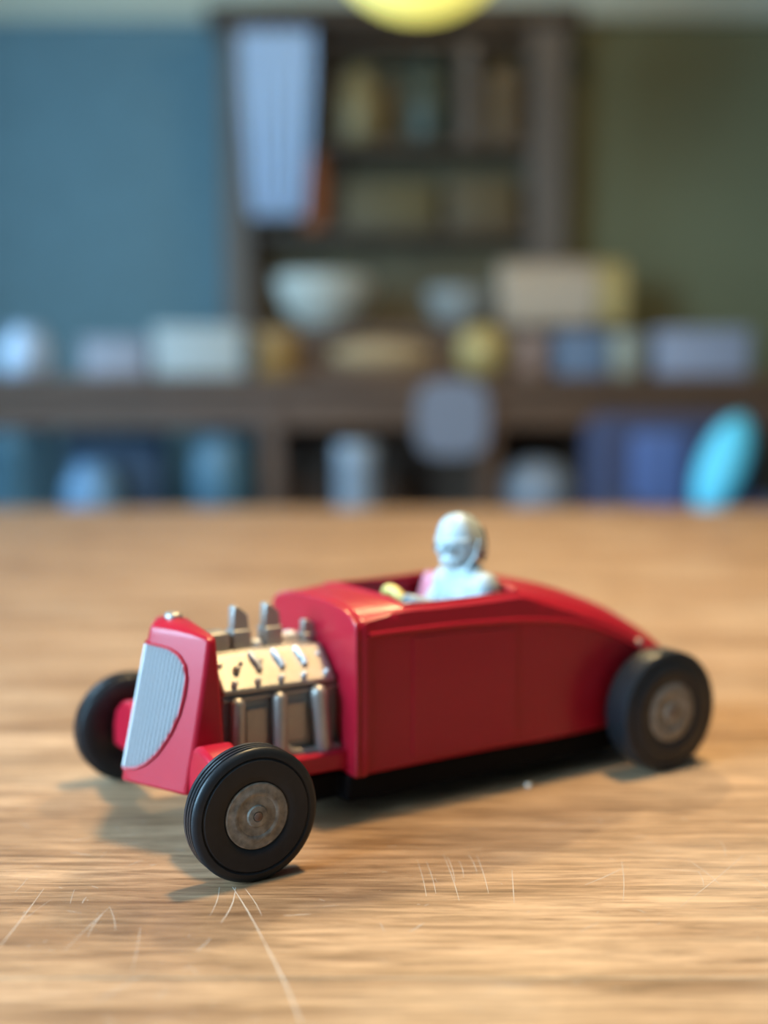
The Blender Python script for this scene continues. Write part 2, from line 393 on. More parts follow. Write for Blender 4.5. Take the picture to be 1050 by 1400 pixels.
for a, b_, n in [(-.0610,-.0865,6), (-.0865,-.1465,14), (-.1465,-.268,28)]:
    xs += [a+(b_-a)*i/n for i in range(n)]
xs.append(-.268)
bodyb = MB(); NR = None
for x in xs:
    h = half_ring(x); ring = [(y, z) for y, z in h]+[(-y, z) for y, z in reversed(h[:-1])]
    NR = len(ring); bodyb.v += [(x, y, z) for y, z in ring]
for i in range(len(xs)-1):
    for k in range(NR-1):
        inside = 9 <= k <= NR-11 and xs[i] <= -.0865+1e-6 and xs[i+1] >= -.1465-1e-6
        if not inside: bodyb.f.append((i*NR+k, i*NR+k+1, (i+1)*NR+k+1, (i+1)*NR+k))
e = (len(xs)-1)*NR; bodyb.f.append(tuple(e+k for k in range(NR)))
body = bodyb.build('body', M_red, car, smooth=30, label='glossy red roadster body shell')
sm = body.modifiers.new('solid', 'SOLIDIFY'); sm.thickness = 0.0022; sm.offset = -1
bv = body.modifiers.new('bev', 'BEVEL'); bv.width = 0.0007; bv.segments = 2; bv.limit_method = 'ANGLE'; bv.angle_limit = math.radians(50)
# raised belt moulding on each side
for s in (1, -1):
    pth = [(x, s*(station(x)[2]+0.0001), station(x)[3]) for x in [-.067-i*(.195/40) for i in range(41)]]
    MB().tube(pth, 0.0011, 8).build('belt_moulding', M_red, body)
    # door panel, a hair proud of the side
    v = []; nx, nz = 10, 8
    for off in (0.0006, -0.0006):
        for i in range(nx+1):
            x = -.0885-.0545*i/nx; h = half_ring(x)[1:6]
            zz = [q[1] for q in h]; yy = [q[0] for q in h]
            for k in range(nz+1):
                z = .0235+(station(x)[3]-.0035-.0235)*k/nz
                v.append((x, s*(float(np.interp(z, zz, yy))+off), z))
    m1 = (nx+1)*(nz+1); f = []
    for i in range(nx):
        for k in range(nz):
            a = i*(nz+1)+k; f.append((a, a+1, a+nz+2, a+nz+1)); f.append((m1+a, m1+a+nz+1, m1+a+nz+2, m1+a+1))
    bd = [i*(nz+1) for i in range(nx+1)]+[nx*(nz+1)+k for k in range(1, nz+1)]+[i*(nz+1)+nz for i in range(nx-1, -1, -1)]+[k for k in range(nz-1, 0, -1)]
    for i in range(len(bd)):
        a, b_ = bd[i], bd[(i+1) % len(bd)]; f.append((a, b_, m1+b_, m1+a))
    MB().add(v, f).build('door', M_red, body, smooth=30)
# sill lip round the cockpit
lip = [(x, half_ring(x)[9][0], half_ring(x)[9][1]) for x in [-.0865-.06*i/16 for i in range(17)]]
hr = half_ring(-.1465); lip += [(-.1465, y, z) for y, z in hr[10:]]+[(-.1465, -y, z) for y, z in reversed(hr[9:-1])]
lip += [(x, -y, z) for x, y, z in reversed(lip[:16])]
hr = half_ring(-.0865); lip += [(-.0865, -y, z) for y, z in hr[10:]]+[(-.0865, y, z) for y, z in reversed(hr[10:-1])]
MB().tube(lip, 0.0009, 8, closed=True).build('cockpit_lip', M_red, body)
# firewall with the recess for the engine, and its front bead
hr = half_ring(-.0610); outer = hr+[(-y, z) for y, z in reversed(hr[:-1])]
def recess(t):   # t 0..1 over the arch from +y to -y
    pts = [(.0280,.0195),(.0266,.026),(.0248,.032),(.0210,.0395),(.0166,.046),(.0125,.052),(.0088,.057),(.004,.0605),(0,.062)]
    pts = pts+[(-y, z) for y, z in reversed(pts[:-1])]
    q = t*(len(pts)-1); i = min(int(q), len(pts)-2); w = q-i
    return (pts[i][0]*(1-w)+pts[i+1][0]*w, pts[i][1]*(1-w)+pts[i+1][1]*w)
n = len(outer); inner = [recess(i/(n-1)) for i in range(n)]
fw = MB(); fw.v = [(-.0604, y, z) for y, z in outer]+[(-.0604, y, z) for y, z in inner]+[(-.0640, y, z) for y, z in outer]+[(-.0700, y, z) for y, z in inner]
for i in range(n-1):
    fw.f += [(i, i+1, n+i+1, n+i), (2*n+i, 3*n+i, 3*n+i+1, 2*n+i+1), (n+i, n+i+1, 3*n+i+1, 3*n+i), (i, 2*n+i, 2*n+i+1, i+1)]
fw.f += [(0, n, 3*n, 2*n), (n-1, 3*n-1, 4*n-1, 2*n-1)]
fwo = fw.build('firewall', M_red, car, smooth=40)
MB().prism([(.030,.019),(.030,.066),(-.030,.066),(-.030,.019)], -.0745, -.0725).build('recess_shade', M_black_plastic, fwo)  # black sheet stands in for the shade inside the recess
fl = MB(); prof = [(-.0612, -.0012), (-.0604, -.0002), (-.0608, .0007), (-.0622, .0010), (-.0630, .0004), (-.0636, .0009), (-.0664, .0009), (-.0672, -.0006)]
for xx, off in prof:
    for i, (yy, zz) in enumerate(outer):
        p0, p1 = outer[max(i-1, 0)], outer[min(i+1, n-1)]; tx, tz = p1[0]-p0[0], p1[1]-p0[1]; ln = math.hypot(tx, tz)
        fl.v.append((xx, yy+tz/ln*off, zz-tx/ln*off))
np2 = len(prof)
for j in range(np2):
    for i in range(n-1): fl.f.append((j*n+i, j*n+i+1, ((j+1) % np2)*n+i+1, ((j+1) % np2)*n+i))
fl.f += [tuple(j*n for j in range(np2)), tuple(j*n+n-1 for j in reversed(range(np2)))]
fl.build('firewall_flange', M_red, fwo, smooth=50)
MB().ell((-.2205, .0355, .0585), (.0022, .0022, .0022), 14, 10).build('tail_stud', M_silver, body)
# black chassis pan, floor, axles
pan = MB(); pan.prism([(-.030,.0245),(-.030,-.0245),(-.060,-.0245),(-.060,-.032),(-.200,-.032),(-.245,-.022),(-.245,.022),(-.200,.032),(-.060,.032),(-.060,.0245)], .0065, .0190, 'Z')  # pan front extended to blacken the shadow under the engine
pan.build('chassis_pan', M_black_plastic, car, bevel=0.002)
MB().tube([(-.2223, -.056, .0289), (-.2223, .056, .0289)], 0.0022, 12).build('rear_axle', M_hub, car)
MB().tube([(0, -.071, .025), (0, .071, .025)], 0.0020, 12).build('front_axle', M_hub, car)
# red front frame: rails, cross plate and the axle arms
fr = MB()
for s in (1, -1): fr.box((-.029, s*.0290, .0255), (.0735, .0062, .0080))
fr.box((-.030, 0, .0225), (.070, .054, .0026))
fro = fr.build('frame_rails', M_red, car, bevel=0.0012)
for s in (1, -1):
    pr = [(.0265,.0198),(.0615,.0185),(.0620,.0285),(.0580,.0365),(.0500,.0415),(.0400,.0438),(.0340,.0420),(.0300,.0330)]
    MB().prism([(s*y, z) for y, z in (pr if s > 0 else pr[::-1])], -.0050, .0095).build('axle_arm', M_red, fro, bevel=0.0022, seg=3)

# --- grille shell with its V prow
A, B, C = Vector((.0264, 0, .0220)), Vector((.0129, 0, .0854)), Vector((.0113, .0308, .0220))
nrm = (B-A).cross(C-A).normalized()
if nrm.x < 0: nrm = -nrm
def on_face(y, z, off=0.0):      # point of the near half face
    x = A.x-(nrm.y*(y-A.y)+nrm.z*(z-A.z))/nrm.x
    return Vector((x, y, z))+nrm*off
def edge_y(z): return crom([.022,.040,.060,.076,.083], [.0308,.0305,.0299,.0290,.0282], z)
sh = MB(); zs_ = [.022,.034,.046,.058,.068,.076,.0815,.0845]
nz = len(zs_); rows = []
for i, z in enumerate(zs_):
    ey = edge_y(min(z, .083))-(0.0022 if i == nz-1 else 0)
    zz = z
    row = []
    for t in (0, .25, .5, .75, 1): q = on_face(ey*t, zz-0.0016*(t**3)*(i == nz-1)); row.append((q.x, q.y, q.z))
    xb = -.0068+.0030*(z-.022)/.062
    xe = row[-1][0]
    row.append(((xe*0.5+xb*0.5), ey-0.0002, row[-1][2])); row.append((xb, ey-0.0006, row[-1][2]+0.0004)); row.append((xb, 0, zz+0.0012))
    rows.append(row)
top = [(rows[-1][0][0]*0.45+(-.0045)*0.55, 0, .0880)]
m = len(rows[0])
V = []; F = []
for s in (1, -1):
    o_ = len(V)
    for r in rows: V += [(x, s*y, z) for x, y, z in r]
    for i in range(nz-1):
        for k in range(m-1): F.append((o_+i*m+k, o_+i*m+k+1, o_+(i+1)*m+k+1, o_+(i+1)*m+k))
    F.append(tuple(o_+k for k in range(m)))
    ti = len(V); V.append(top[0])
    for k in range(m-1): F.append((o_+(nz-1)*m+k, o_+(nz-1)*m+k+1, ti))
shell = MB().add(V, F)
sho = shell.build('grille_shell', M_red, car, smooth=35)
bmx = bmesh.new(); bmx.from_mesh(sho.data); bmesh.ops.remove_doubles(bmx, verts=bmx.verts[:], dist=1e-5); bmesh.ops.recalc_face_normals(bmx, faces=bmx.faces[:]); bmx.to_mesh(sho.data); bmx.free()
sho.data.set_sharp_from_angle(angle=math.radians(60))
bv = sho.modifiers.new('bev', 'BEVEL'); bv.width = 0.0016; bv.segments = 3; bv.limit_method = 'ANGLE'; bv.angle_limit = math.radians(28)
# grille outline (half width at height z)
GZ = [.0272,.0285,.031,.036,.044,.052,.060,.066,.071,.0748,.0768,.0776]
GY = [.0000,.0062,.0104,.0150,.0192,.0216,.0224,.0220,.0202,.0162,.0110,.0000]
def gtop(y):  # z range of the opening at half width y
    zs2 = np.linspace(GZ[0], GZ[-1], 400); yy = np.interp(zs2, GZ, GY); ok = zs2[yy >= y]
    return float(ok.min()), float(ok.max())
gr = MB(); nb = 12
for s in (1, -1):
    for k in range(nb):
        y0 = .0221*k/nb+.0004; y1 = .0221*(k+1)/nb-.0004; ym = (y0+y1)/2
        z0, z1 = gtop(ym)
        v = []
        for z in (z0, z1):
            for y, off in ((y0, -0.0004), (y0+.0002, .0007), (ym, .0010), (y1-.0002, .0007), (y1, -0.0004)):
                q = on_face(y, z, off); v.append((q.x, s*q.y, q.z))
        gr.add(v, [(0,5,6,1),(1,6,7,2),(2,7,8,3),(3,8,9,4),(4,9,5,0),(0,1,2,3,4),(5,9,8,7,6)])
gro = gr.build('grille_bars', M_grille, sho, smooth=30, label='pale silver vertical grille bars')
gb = MB()
for s in (1, -1):
    zs2 = [GZ[0]+(GZ[-1]-GZ[0])*i/30 for i in range(31)]
    v = []
    for z in zs2:
        w = float(np.interp(z, GZ, GY))
        for y in (0, w):
            q = on_face(y, z, 0.00015); v.append((q.x, s*q.y, q.z))
    gb.add(v, [(2*i, 2*i+1, 2*i+3, 2*i+2) for i in range(30)])
gb.build('grille_backing', mat('dim_silver_backing', (0.13, 0.14, 0.16), 0.6), sho, smooth=0)
for s in (1, -1):
    pts = []
    for i in range(45):
        a = i/44; z = GZ[0]+(GZ[-1]-GZ[0])*(0.5-0.5*math.cos(PI*a)); w = float(np.interp(z, GZ, GY))
        q = on_face(w, z, 0.0004); pts.append((q.x, s*q.y, q.z))
    MB().tube(pts, 0.0006, 8).build('grille_rim', M_red, sho)
cap = MB().lathe([(.0001,.0022),(.0022,.0021),(.0034,.0014),(.0038,.0004),(.0036,-.0006),(.0022,-.0010),(.0018,-.004)][::-1], 24, (.0030, 0, .0870), rot=(0, -0.12, 0))
cap.build('filler_cap', M_silver, sho, smooth=50)

# --- engine
blk = MB()
blk.prism([(-.0215,.024),(.0215,.024),(.0218,.0565),(.0205,.0585),(.0115,.0685),(-.0115,.0685),(-.0205,.0585),(-.0218,.0565)], -.0625, -.0085)
eng = blk.build('engine_block', M_silver, car, bevel=0.0008)
for s in (1, -1):
    prc = [(.0245,.0575),(.0248,.0592),(.0118,.0716),(.0085,.0716),(.0080,.0690),(.0190,.0575)]
    vc = MB().prism([(s*y, z) for y, z in prc], -.0590, -.0080).build('valve_cover', M_silver, eng, bevel=0.0012, seg=3)
    un = Vector((0, .0124, .0130)).normalized()          # outward normal of the cover slope
    ud = Vector((0, -.0130, .0124)).normalized()         # up the slope
    base = Vector((0, .0248, .0592))
    def onc(x, t, off): q = base+ud*t+un*off; return Vector((x, s*q.y, q.z))
    for k in range(5):
        x = -.0135-.0105*k
        MB().capsule(onc(x, .0030, -.0003), onc(x, .0030, .0012), .0015, .0013, 10).build('bolt', M_grille, eng)
    for k in range(6):
        x = -.0105-.0090*k
        MB().capsule(onc(x, .0128, -.0003), onc(x, .0128, .0006), .0011, .0009, 10).build('bolt', M_grille, eng)
    for k in range(3):
        x = -.0265-.0105*k
        MB().tube([onc(x+.0016, .0172, .0006), onc(x+.0010, .0140, .0013), onc(x, .0108, .0013), onc(x-.0002, .0085, .0006)], [.0011,.0012,.0012,.0014], 8).build('plug_lead', M_grille, eng)
    MB().capsule(onc(-.0165, .0095, -.0004), onc(-.0165, .0095, .0012), .0017, .0015, 10).build('oil_filler', M_silver, eng)
    MB().box((-.0350, s*.0222, .0552), (.0535, .0030, .0014)).build('head_flange', M_silver, eng, bevel=0.0004)
    for xc in (-.0233, -.0412):
        MB().box((xc, s*.0219, .0425), (.0098, .0016, .0170)).build('side_panel', M_silver, eng, bevel=0.0006)
        MB().box((xc, s*.0226, .0500), (.0085, .0014, .0010)).build('panel_rib', M_silver, eng, bevel=0.0003)
    for x, r, lean in ((-.0140, .0031, .0004), (-.0325, .0032, -.0004), (-.0505, .0039, -.0026)):
        MB().capsule((x, s*.0250, .0535), (x+lean, s*.0248, .0280), r, r*1.05, 14).build('exhaust_stub', M_silver, eng)
    MB().tube([(-.0345, s*.0245, .0330), (-.0375, s*.0245, .0300), (-.0430, s*.0245, .0290), (-.0530, s*.0245, .0290), (-.0600, s*.0245, .0290)], [.0022,.0026,.0028,.0028,.0028], 12).build('exhaust_collector', M_silver, eng)
MB().box((-.034, 0, .0690), (.046, .0150, .0050)).build('intake_manifold', M_silver, eng, bevel=0.001)
def stack(x, y, h, w):
    st_ = MB()
    z0 = .0690
    st_.rbox((x, y, z0+h*0.24), (w*1.15, w*1.1, h*0.52), 0.0008)
    st_.prism([(x+w*.5, z0+h*.45), (x+w*.44, z0+h*.97), (x+w*.2, z0+h), (x-w*.45, z0+h*.80), (x-w*.55, z0+h*.45)], y-w*.36, y+w*.36, 'Y')
    return st_.build('intake_stack', M_silver, eng, bevel=0.0006)
stack(-.0258, 0, .0205, .0074); stack(-.0405, 0, .0205, .0074); stack(-.0580, .001, .0118, .0060)
for x, y, r in ((-.0330, .0015, .0030), (-.0480, -.0060, .0042), (-.0535, -.0075, .0038)):
    MB().lathe([(r*.8, 0), (r, .001), (r, .0036), (r*.7, .0052), (.0002, .0056)], 18, (x, y, .0690)).build('carburettor_bowl', M_grille, eng, smooth=50)
MB().rbox((-.0150, -.001, .0735), (.0100, .0110, .0110), 0.001).build('generator_box', M_silver, eng)
MB().tube([(-.0210, -.001, .0730), (-.0075, -.001, .0730)], .0043, 16).build('generator_barrel', M_silver, eng, bevel=0.0005)

# --- wheels
def wheel(x, side, yout, w, R, rh, treads):
    t = 1 if side > 0 else -1
    prof = [(rh*0.96, -.0016), (rh*1.02, -.0008), (rh*1.10, -.0003), (R*.62, 0), (R*.82, -.0002), (R*.845, -.0008), (R*.87, -.0003), (R*.925, -.0005), (R*.97, -.0009), (R*.995, -.0017)]
    inn = [(R*.99, -w+.0026), (R*.965, -w+.0013), (R*.90, -w+.0003), (R*.80, -w), (rh*1.1, -w), (rh*.96, -w+.0012)]
    g = []
    if treads:
        for k in range(3):
            c = -w*(0.25+0.20*k)
            g += [(R, c+.0006), (R*.968, c+.00025), (R*.968, c-.00025), (R, c-.0006)]
        g = [(R, -w*.19)]+g+[(R, -w*.86)]
    else:
        g = [(R, -w*.28), (R, -w*.72)]
    P = prof+g+inn
    o = MB().lathe(P, 72, axis='Y').build('tyre', M_rubber, car, smooth=38)
    o.location = (x, t*yout, R)
    if t < 0: o.rotation_euler = (0, 0, PI)
    hp = [(rh, -.004), (rh, -.0006), (rh*.96, -.0003), (rh*.80, -.00035), (rh*.74, -.00005), (rh*.64, -.0001), (rh*.60, -.0004), (rh*.34, -.0004), (rh*.30, .0002), (rh*.16, .0004), (rh*.14, .0001), (.0001, .0001)]
    h = MB().lathe(hp, 48, axis='Y').build('wheel_hub', M_hub, o, smooth=30)
    MB().lathe([(rh*.13, -.001), (rh*.13, .0006), (rh*.06, .0009), (.0001, .0009)], 16, axis='Y').build('axle_end', M_hub_rust, o)
    MB().lathe([(rh, -w+.003), (rh*.98, -w+.0012), (rh*.35, -w+.0016), (rh*.30, -w-.0016), (.0001, -w-.0018)], 32, axis='Y').build('inner_hub', M_hub, o)
wheel(0, 1, .07294, .0105, .0250, .01237, True); wheel(0, -1, .07294, .0105, .0250, .01237, True)
wheel(-.22232, 1, .05735, .0169, .02886, .01416, False); wheel(-.22232, -1, .05735, .0169, .02886, .01416, False)

# --- cockpit: floor, dash, seat, steering wheel
MB().box((-.1165, 0, .0255), (.088, .0690, .003)).build('cockpit_floor', M_red, car)
seat = MB(); seat.rbox((-.1580, 0, .0560), (.0060, .0600, .0480), .0025, rot=(0, -0.10, 0)); seat.rbox((-.138, 0, .0385), (.036, .0600, .018), .003)
seat_o = seat.build('seat', M_red, car, smooth=50)
MB().rbox((-.1340, -.0215, .0700), (.0060, .0190, .0460), .0026, rot=(0, -0.36, 0)).build('seat_back', mat('seat_sheen_pink', (0.50, 0.19, 0.25), 0.3, var=0.05), seat_o, smooth=50, label='red seat back beside the driver with window sheen painted in pink')  # pink colour carries the window reflection on the red seat
stw = MB(); Rw = .0080; tilt = math.radians(24)
cw = Vector((-.1035, .0020, .0828)); ax = Vector((-math.cos(tilt), 0, math.sin(tilt))); e1 = Vector((0, 1, 0)); e2 = ax.cross(e1)
stw.tube([cw+(e1*math.cos(a)+e2*math.sin(a))*Rw for a in [2*PI*i/28 for i in range(28)]], .0024, 10, closed=True)
for k in range(3):
    a = PI/2+2*PI*k/3; stw.tube([cw, cw+(e1*math.cos(a)+e2*math.sin(a))*Rw], .0013, 8)
stw.ell(cw, (.0026, .0026, .0026), 12, 8)
swo = stw.build('steering_wheel', M_yellow, car, smooth=60, label='yellow steering wheel')
MB().tube([cw, cw-ax*.024], .0012, 8).build('steering_column', M_red, swo)

# --- the driver figure
drv = thing('toy_driver', 'small white moulded driver figure in helmet sitting in the red toy car', 'toy figure')
DR = Vector((-.1385, .0050, .0478))
Mcar = Matrix.Translation((CX0, CY0, TZ)) @ Matrix.Rotation(PI+TH, 4, 'Z')
drv.location = Mcar @ DR; drv.rotation_euler = (0, 0, PI+TH)
d = MB()
d.ell((0, 0, .028), (.0105, .0160, .0225)); d.ell((-.0012, 0, .0412), (.0092, .0172, .0100)); d.ell((-.0004, 0, .0488), (.0080, .0112, .0048))
d.ell((0, 0, .008), (.0100, .0130, .0085))
for s in (1, -1):
    d.ell((-.001, s*.0155, .0415), (.0072, .0060, .0078))
    d.capsule((-.001, s*.0165, .0405), (.010, s*.0185, .0270), .0048, .0040)
    d.capsule((.010, s*.0185, .0270), (.0300, s*.0110, .0372), .0040, .0028)
    d.capsule((.0300, s*.0110, .0372), (.0345, s*.0096, .0388), .0030, .0026)       # palm
    for k in range(4):                                                                # fingers closing on the rim
        b0 = Vector((.0350-.0008*k, s*(.0098+.0004*k), .0400-.0016*k)); b1 = b0+Vector((.0026, -s*.0004, .0010)); b2 = b1+Vector((.0010, -s*.0022, -.0016))
        d.capsule(b0, b1, .0009, .0008, 8); d.capsule(b1, b2, .0008, .0007, 8)
    d.capsule((.0325, s*.0090, .0392), (.0352, s*.0072, .0408), .0010, .0008, 8)      # thumb
    d.capsule((.000, s*.0065, .0060), (.030, s*.0085, .0075), .0068, .0055)
    d.capsule((.030, s*.0085, .0075), (.042, s*.0085, -.0080), .0052, .0040)
    d.capsule((.042, s*.0085, -.0100), (.049, s*.0085, -.0120), .0038, .0032)
d.capsule((0, 0, .042), (.0012, 0, .053), .0074, .0068)
d.ell((.0020, 0, .0612), (.0112, .0100, .0124)); d.ell((.0050, 0, .0550), (.0076, .0078, .0056))   # skull, jaw
d.ell((.0132, 0, .0588), (.0018, .0014, .0026), 12, 8)                                               # nose
d.ell((.0120, 0, .0538), (.0012, .0028, .0009), 12, 6)                                               # lips
for s in (1, -1): d.ell((.0010, s*.0090, .0590), (.0018, .0009, .0026), 10, 6)
fig = d.build('figure_body', M_white_plastic, drv, smooth=0)
rm = fig.modifiers.new('remesh', 'REMESH'); rm.mode = 'VOXEL'; rm.voxel_size = 0.00055; rm.use_smooth_shade = True
sm = fig.modifiers.new('smooth', 'SMOOTH'); sm.iterations = 3; sm.factor = 0.5
# helmet: dome with a brim band, ear flaps and a dark nape
hm = MB(); nu, nv = 32, 12; v = []
for i in range(nv+1):
    ph = PI*0.5*i/nv
    for k in range(nu):
        a = 2*PI*k/nu; lowz = 0.0 if math.cos(a) > 0.35 else -0.0062*min(1, (0.35-math.cos(a))*2.2)
        r = math.cos(ph)**0.72; z = math.sin(ph)**0.9*.0126
        v.append((.0016+.0120*r*math.cos(a), .0108*r*math.sin(a), .0630+z+lowz*(1-i/nv)))
f = [(i*nu+k, i*nu+(k+1) % nu, (i+1)*nu+(k+1) % nu, (i+1)*nu+k) for i in range(nv) for k in range(nu)]
hmo = hm.add(v, f).build('helmet', M_white_plastic, drv, smooth=60)
q = hmo.modifiers.new('solid', 'SOLIDIFY'); q.thickness = 0.0009
MB().tube([(.0012+.0121*math.cos(a), .0110*math.sin(a), .0635) for a in [-1.25+2.5*i/20 for i in range(21)]], .0011, 8).build('helmet_band', M_white_plastic, hmo)
for s in (1, -1):
    MB().tube([(-.0005, s*.0110, .0640), (.0010, s*.0104, .0565), (.0050, s*.0078, .0498)], .0008, 8).build('chin_strap', M_white_plastic, hmo)
    MB().lathe([(.0030, -.0006), (.0032, .0004), (.0024, .0010), (.0022, .0004), (.0001, .0004)], 16, (.0116, s*.0045, .0600), axis='X', rot=(0, 0, s*.42)).build('goggle', M_white_plastic, hmo)
    MB().ell((.0124, s*.0048, .0600), (.0010, .0019, .0013), 10, 6).build('eye', M_dark_grey, hmo)
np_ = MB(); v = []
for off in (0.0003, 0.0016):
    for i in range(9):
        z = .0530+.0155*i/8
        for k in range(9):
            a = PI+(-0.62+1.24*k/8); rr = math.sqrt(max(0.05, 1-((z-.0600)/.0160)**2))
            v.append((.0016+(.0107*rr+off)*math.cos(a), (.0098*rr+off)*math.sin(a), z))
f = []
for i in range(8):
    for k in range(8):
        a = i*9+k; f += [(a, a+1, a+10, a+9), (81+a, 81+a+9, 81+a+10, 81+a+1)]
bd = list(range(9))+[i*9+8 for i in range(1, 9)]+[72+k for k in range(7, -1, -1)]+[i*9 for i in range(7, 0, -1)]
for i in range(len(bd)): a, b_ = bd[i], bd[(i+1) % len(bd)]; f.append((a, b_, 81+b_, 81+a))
np_.add(v, f).build('helmet_nape', M_dark_grey, hmo, smooth=60, label='dark patch at the back of the helmet')  # patch in a darker grey than the rest of the helmet

# ------------------------------------------------------------------ background furniture
YC0, YC1 = 2.95, 3.28                       # long console
ZCON = px(525, 514, 2.95).z
con = thing('console_table', 'long brown console table with lower shelf crossing behind the dining table', 'console', (0.1, 3.1, 0))
def cl(x, y, z): return (x-0.1, y-3.1, z)
CXA, CXB = -1.35, 1.55
MB().box(cl((CXA+CXB)/2, 3.115, ZCON-0.02), (CXB-CXA, 0.34, 0.04)).build('top', M_midwood, con, bevel=0.005)
MB().box(cl((CXA+CXB)/2, 2.985, ZCON-0.085), (CXB-CXA-0.1, 0.025, 0.09)).build('apron', M_midwood, con, bevel=0.003)
ZSH = 0.60
MB().box(cl((CXA+CXB)/2, 3.115, ZSH-0.015), (CXB-CXA-0.06, 0.32, 0.03)).build('shelf', M_midwood, con, bevel=0.003)
for x in (CXA+0.05, px(372, 600, 2.98).x, px(668, 600, 2.98).x, CXB-0.05):
    for y in (2.99, 3.25): MB().box(cl(x, y, (ZCON-0.04)/2), (0.05, 0.05, ZCON-0.04)).build('leg', M_midwood, con, bevel=0.004)

# dresser base behind the console and the hutch on top
YD = 3.36; ZD = px(500, 446, YD).z
xa, xb = px(335, 446, YD).x, px(868, 446, YD).x
dr = thing('dresser', 'brown panelled dresser base behind the console table', 'dresser', ((xa+xb)/2, 3.54, 0))
wd = xb-xa
MB().box((0, 0, (ZD-0.04)/2+0.02), (wd-0.04, 0.34, ZD-0.08)).build('body', M_midwood, dr, bevel=0.004)
MB().box((0, 0, ZD-0.02), (wd, 0.37, 0.04)).build('top', M_midwood, dr, bevel=0.006)
MB().box((0, 0.0, 0.03), (wd-0.1, 0.30, 0.06)).build('plinth', M_darkwood, dr)
for k in range(3):
    x = (k-1)*(wd-0.06)/3
    d_ = MB().box((x, -0.178, 0.50), ((wd-0.06)/3-0.02, 0.02, 0.62)).build('door', M_midwood, dr, bevel=0.004)
    MB().lathe([(.006, 0), (.006, .012), (.014, .018), (.012, .026), (.0001, .028)], 14, (x+0.12, -0.188, 0.62), axis='Y', rot=(0, 0, PI)).build('knob', M_darkwood, d_)
    d_ = MB().box((x, -0.178, 0.94), ((wd-0.06)/3-0.02, 0.02, 0.17)).build('drawer', M_midwood, dr, bevel=0.004)
    MB().lathe([(.006, 0), (.006, .012), (.014, .018), (.012, .026), (.0001, .028)], 14, (x, -0.188, 0.94), axis='Y', rot=(0, 0, PI)).build('knob', M_darkwood, d_)

YH = 3.54
hx0, hx1 = px(303, 200, YH).x, px(776, 200, YH).x
ZH1 = px(500, 26, YH).z
hut = thing('hutch', 'tall dark wooden hutch with open shelves standing on the dresser', 'hutch', ((hx0+hx1)/2, 3.64, ZD))
HW = hx1-hx0; HH = ZH1-ZD
def hz(v): return px(500, v, YH).z-ZD
def hx(u): return px(u, 200, YH).x-(hx0+hx1)/2
pw = 0.085
MB().box((-HW/2+pw/2, 0, HH/2), (pw, 0.20, HH)).build('side_post', M_greywood, hut, bevel=0.004)
MB().box((HW/2-0.055, 0, HH/2), (0.11, 0.20, HH)).build('side_post', M_greywood, hut, bevel=0.004)
MB().box((0, 0.09, HH/2), (HW-0.02, 0.02, HH)).build('back_panel', mat_wood('ochre_back_panel', (0.10, 0.07, 0.03), (0.16, 0.115, 0.05), 0.6, 1, 8, 'Z'), hut)
MB().box((0, -0.01, HH+0.012), (HW+0.08, 0.24, 0.05)).build('cornice', M_darkwood, hut, bevel=0.01)
for v_ in (52, 198, 318):
    MB().box((0.0, 0, hz(v_)), (HW-0.20, 0.17, 0.028)).build('shelf', M_darkwood, hut, bevel=0.003)
MB().box((hx(452), 0.0, (hz(318)+hz(52))/2), (0.035, 0.04, hz(52)-hz(318))).build('divider', M_darkwood, hut, bevel=0.003)
MB().box((hx(640), 0.0, (hz(198)+hz(52))/2), (0.05, 0.16, hz(52)-hz(198))).build('divider', M_greywood, hut, bevel=0.003)

# ------------------------------------------------------------------ background things
def colour(n, c, r=0.5, **k): return mat(n, c, r, **k)
def stand(u, Y, z): q = px(u, 500, Y); return Vector((q.x, Y, z))
def wpx(p_, Y): return p_/FPX*Y
def pot(name, label, cat, u, Y, z, w, h, col, kind='jar', group=None):
    """round things: profile list scaled by half width and height"""
    R = wpx(w, Y)/2; H = wpx(h, Y)
    prof = {'jar': [(.7,0),(.9,.05),(1,.25),(1,.6),(.8,.8),(.62,.88),(.66,1),(.55,1),(.5,.86),(.01,.82)],
            'bowl': [(.40,0),(.45,.06),(.75,.3),(.95,.72),(1,1),(.95,1),(.88,.7),(.65,.3),(.01,.16)],
            'cup': [(.70,0),(.78,.05),(.9,.5),(1,1),(.92,1),(.82,.5),(.6,.1),(.01,.08)],
            'bottle': [(.9,0),(1,.04),(1,.55),(.85,.68),(.45,.78),(.42,.92),(.5,.93),(.5,1),(.01,1)],
            'ball': [(.35,0),(.6,.05),(.88,.22),(1,.48),(.9,.75),(.62,.93),(.35,.97),(.3,1),(.01,1)],
            'tin': [(.97,0),(1,.02),(1,.72),(1.03,.73),(1.03,.97),(.98,1),(.01,1)]}[kind]
    m = col if not isinstance(col, tuple) else colour(name+'_'+cat.replace(' ', '_'), col, 0.4)
    o = MB().lathe([(r*R, q*H) for r, q in prof], 28).build(name, m, None, smooth=50)
    o.location = stand(u, Y, z)
    return tag(o, label, cat, group)
def boxy(name, label, cat, u, Y, z, w, h, dp, col, rz=0.0, lid=None, r=0.006):
    t = thing(name, label, cat, stand(u, Y, z), rz)
    W_, H_ = wpx(w, Y), wpx(h, Y)
    MB().rbox((0, 0, H_*0.41), (W_, dp, H_*0.82), min(r, H_*.3)).build('body', colour(name+'_paint', col, 0.55), t)
    MB().rbox((0, 0, H_*0.90), (W_*1.03, dp*1.03, H_*0.20), min(r, H_*.08)).build('lid', colour(name+'_lid', lid or col, 0.5), t)
    return t
zc_ = ZCON
pot('glass_jar', 'pale blue rounded jar at the far left end of the console', 'jar', 38, 3.08, zc_, 70, 66, (0.42, 0.52, 0.66), 'jar')
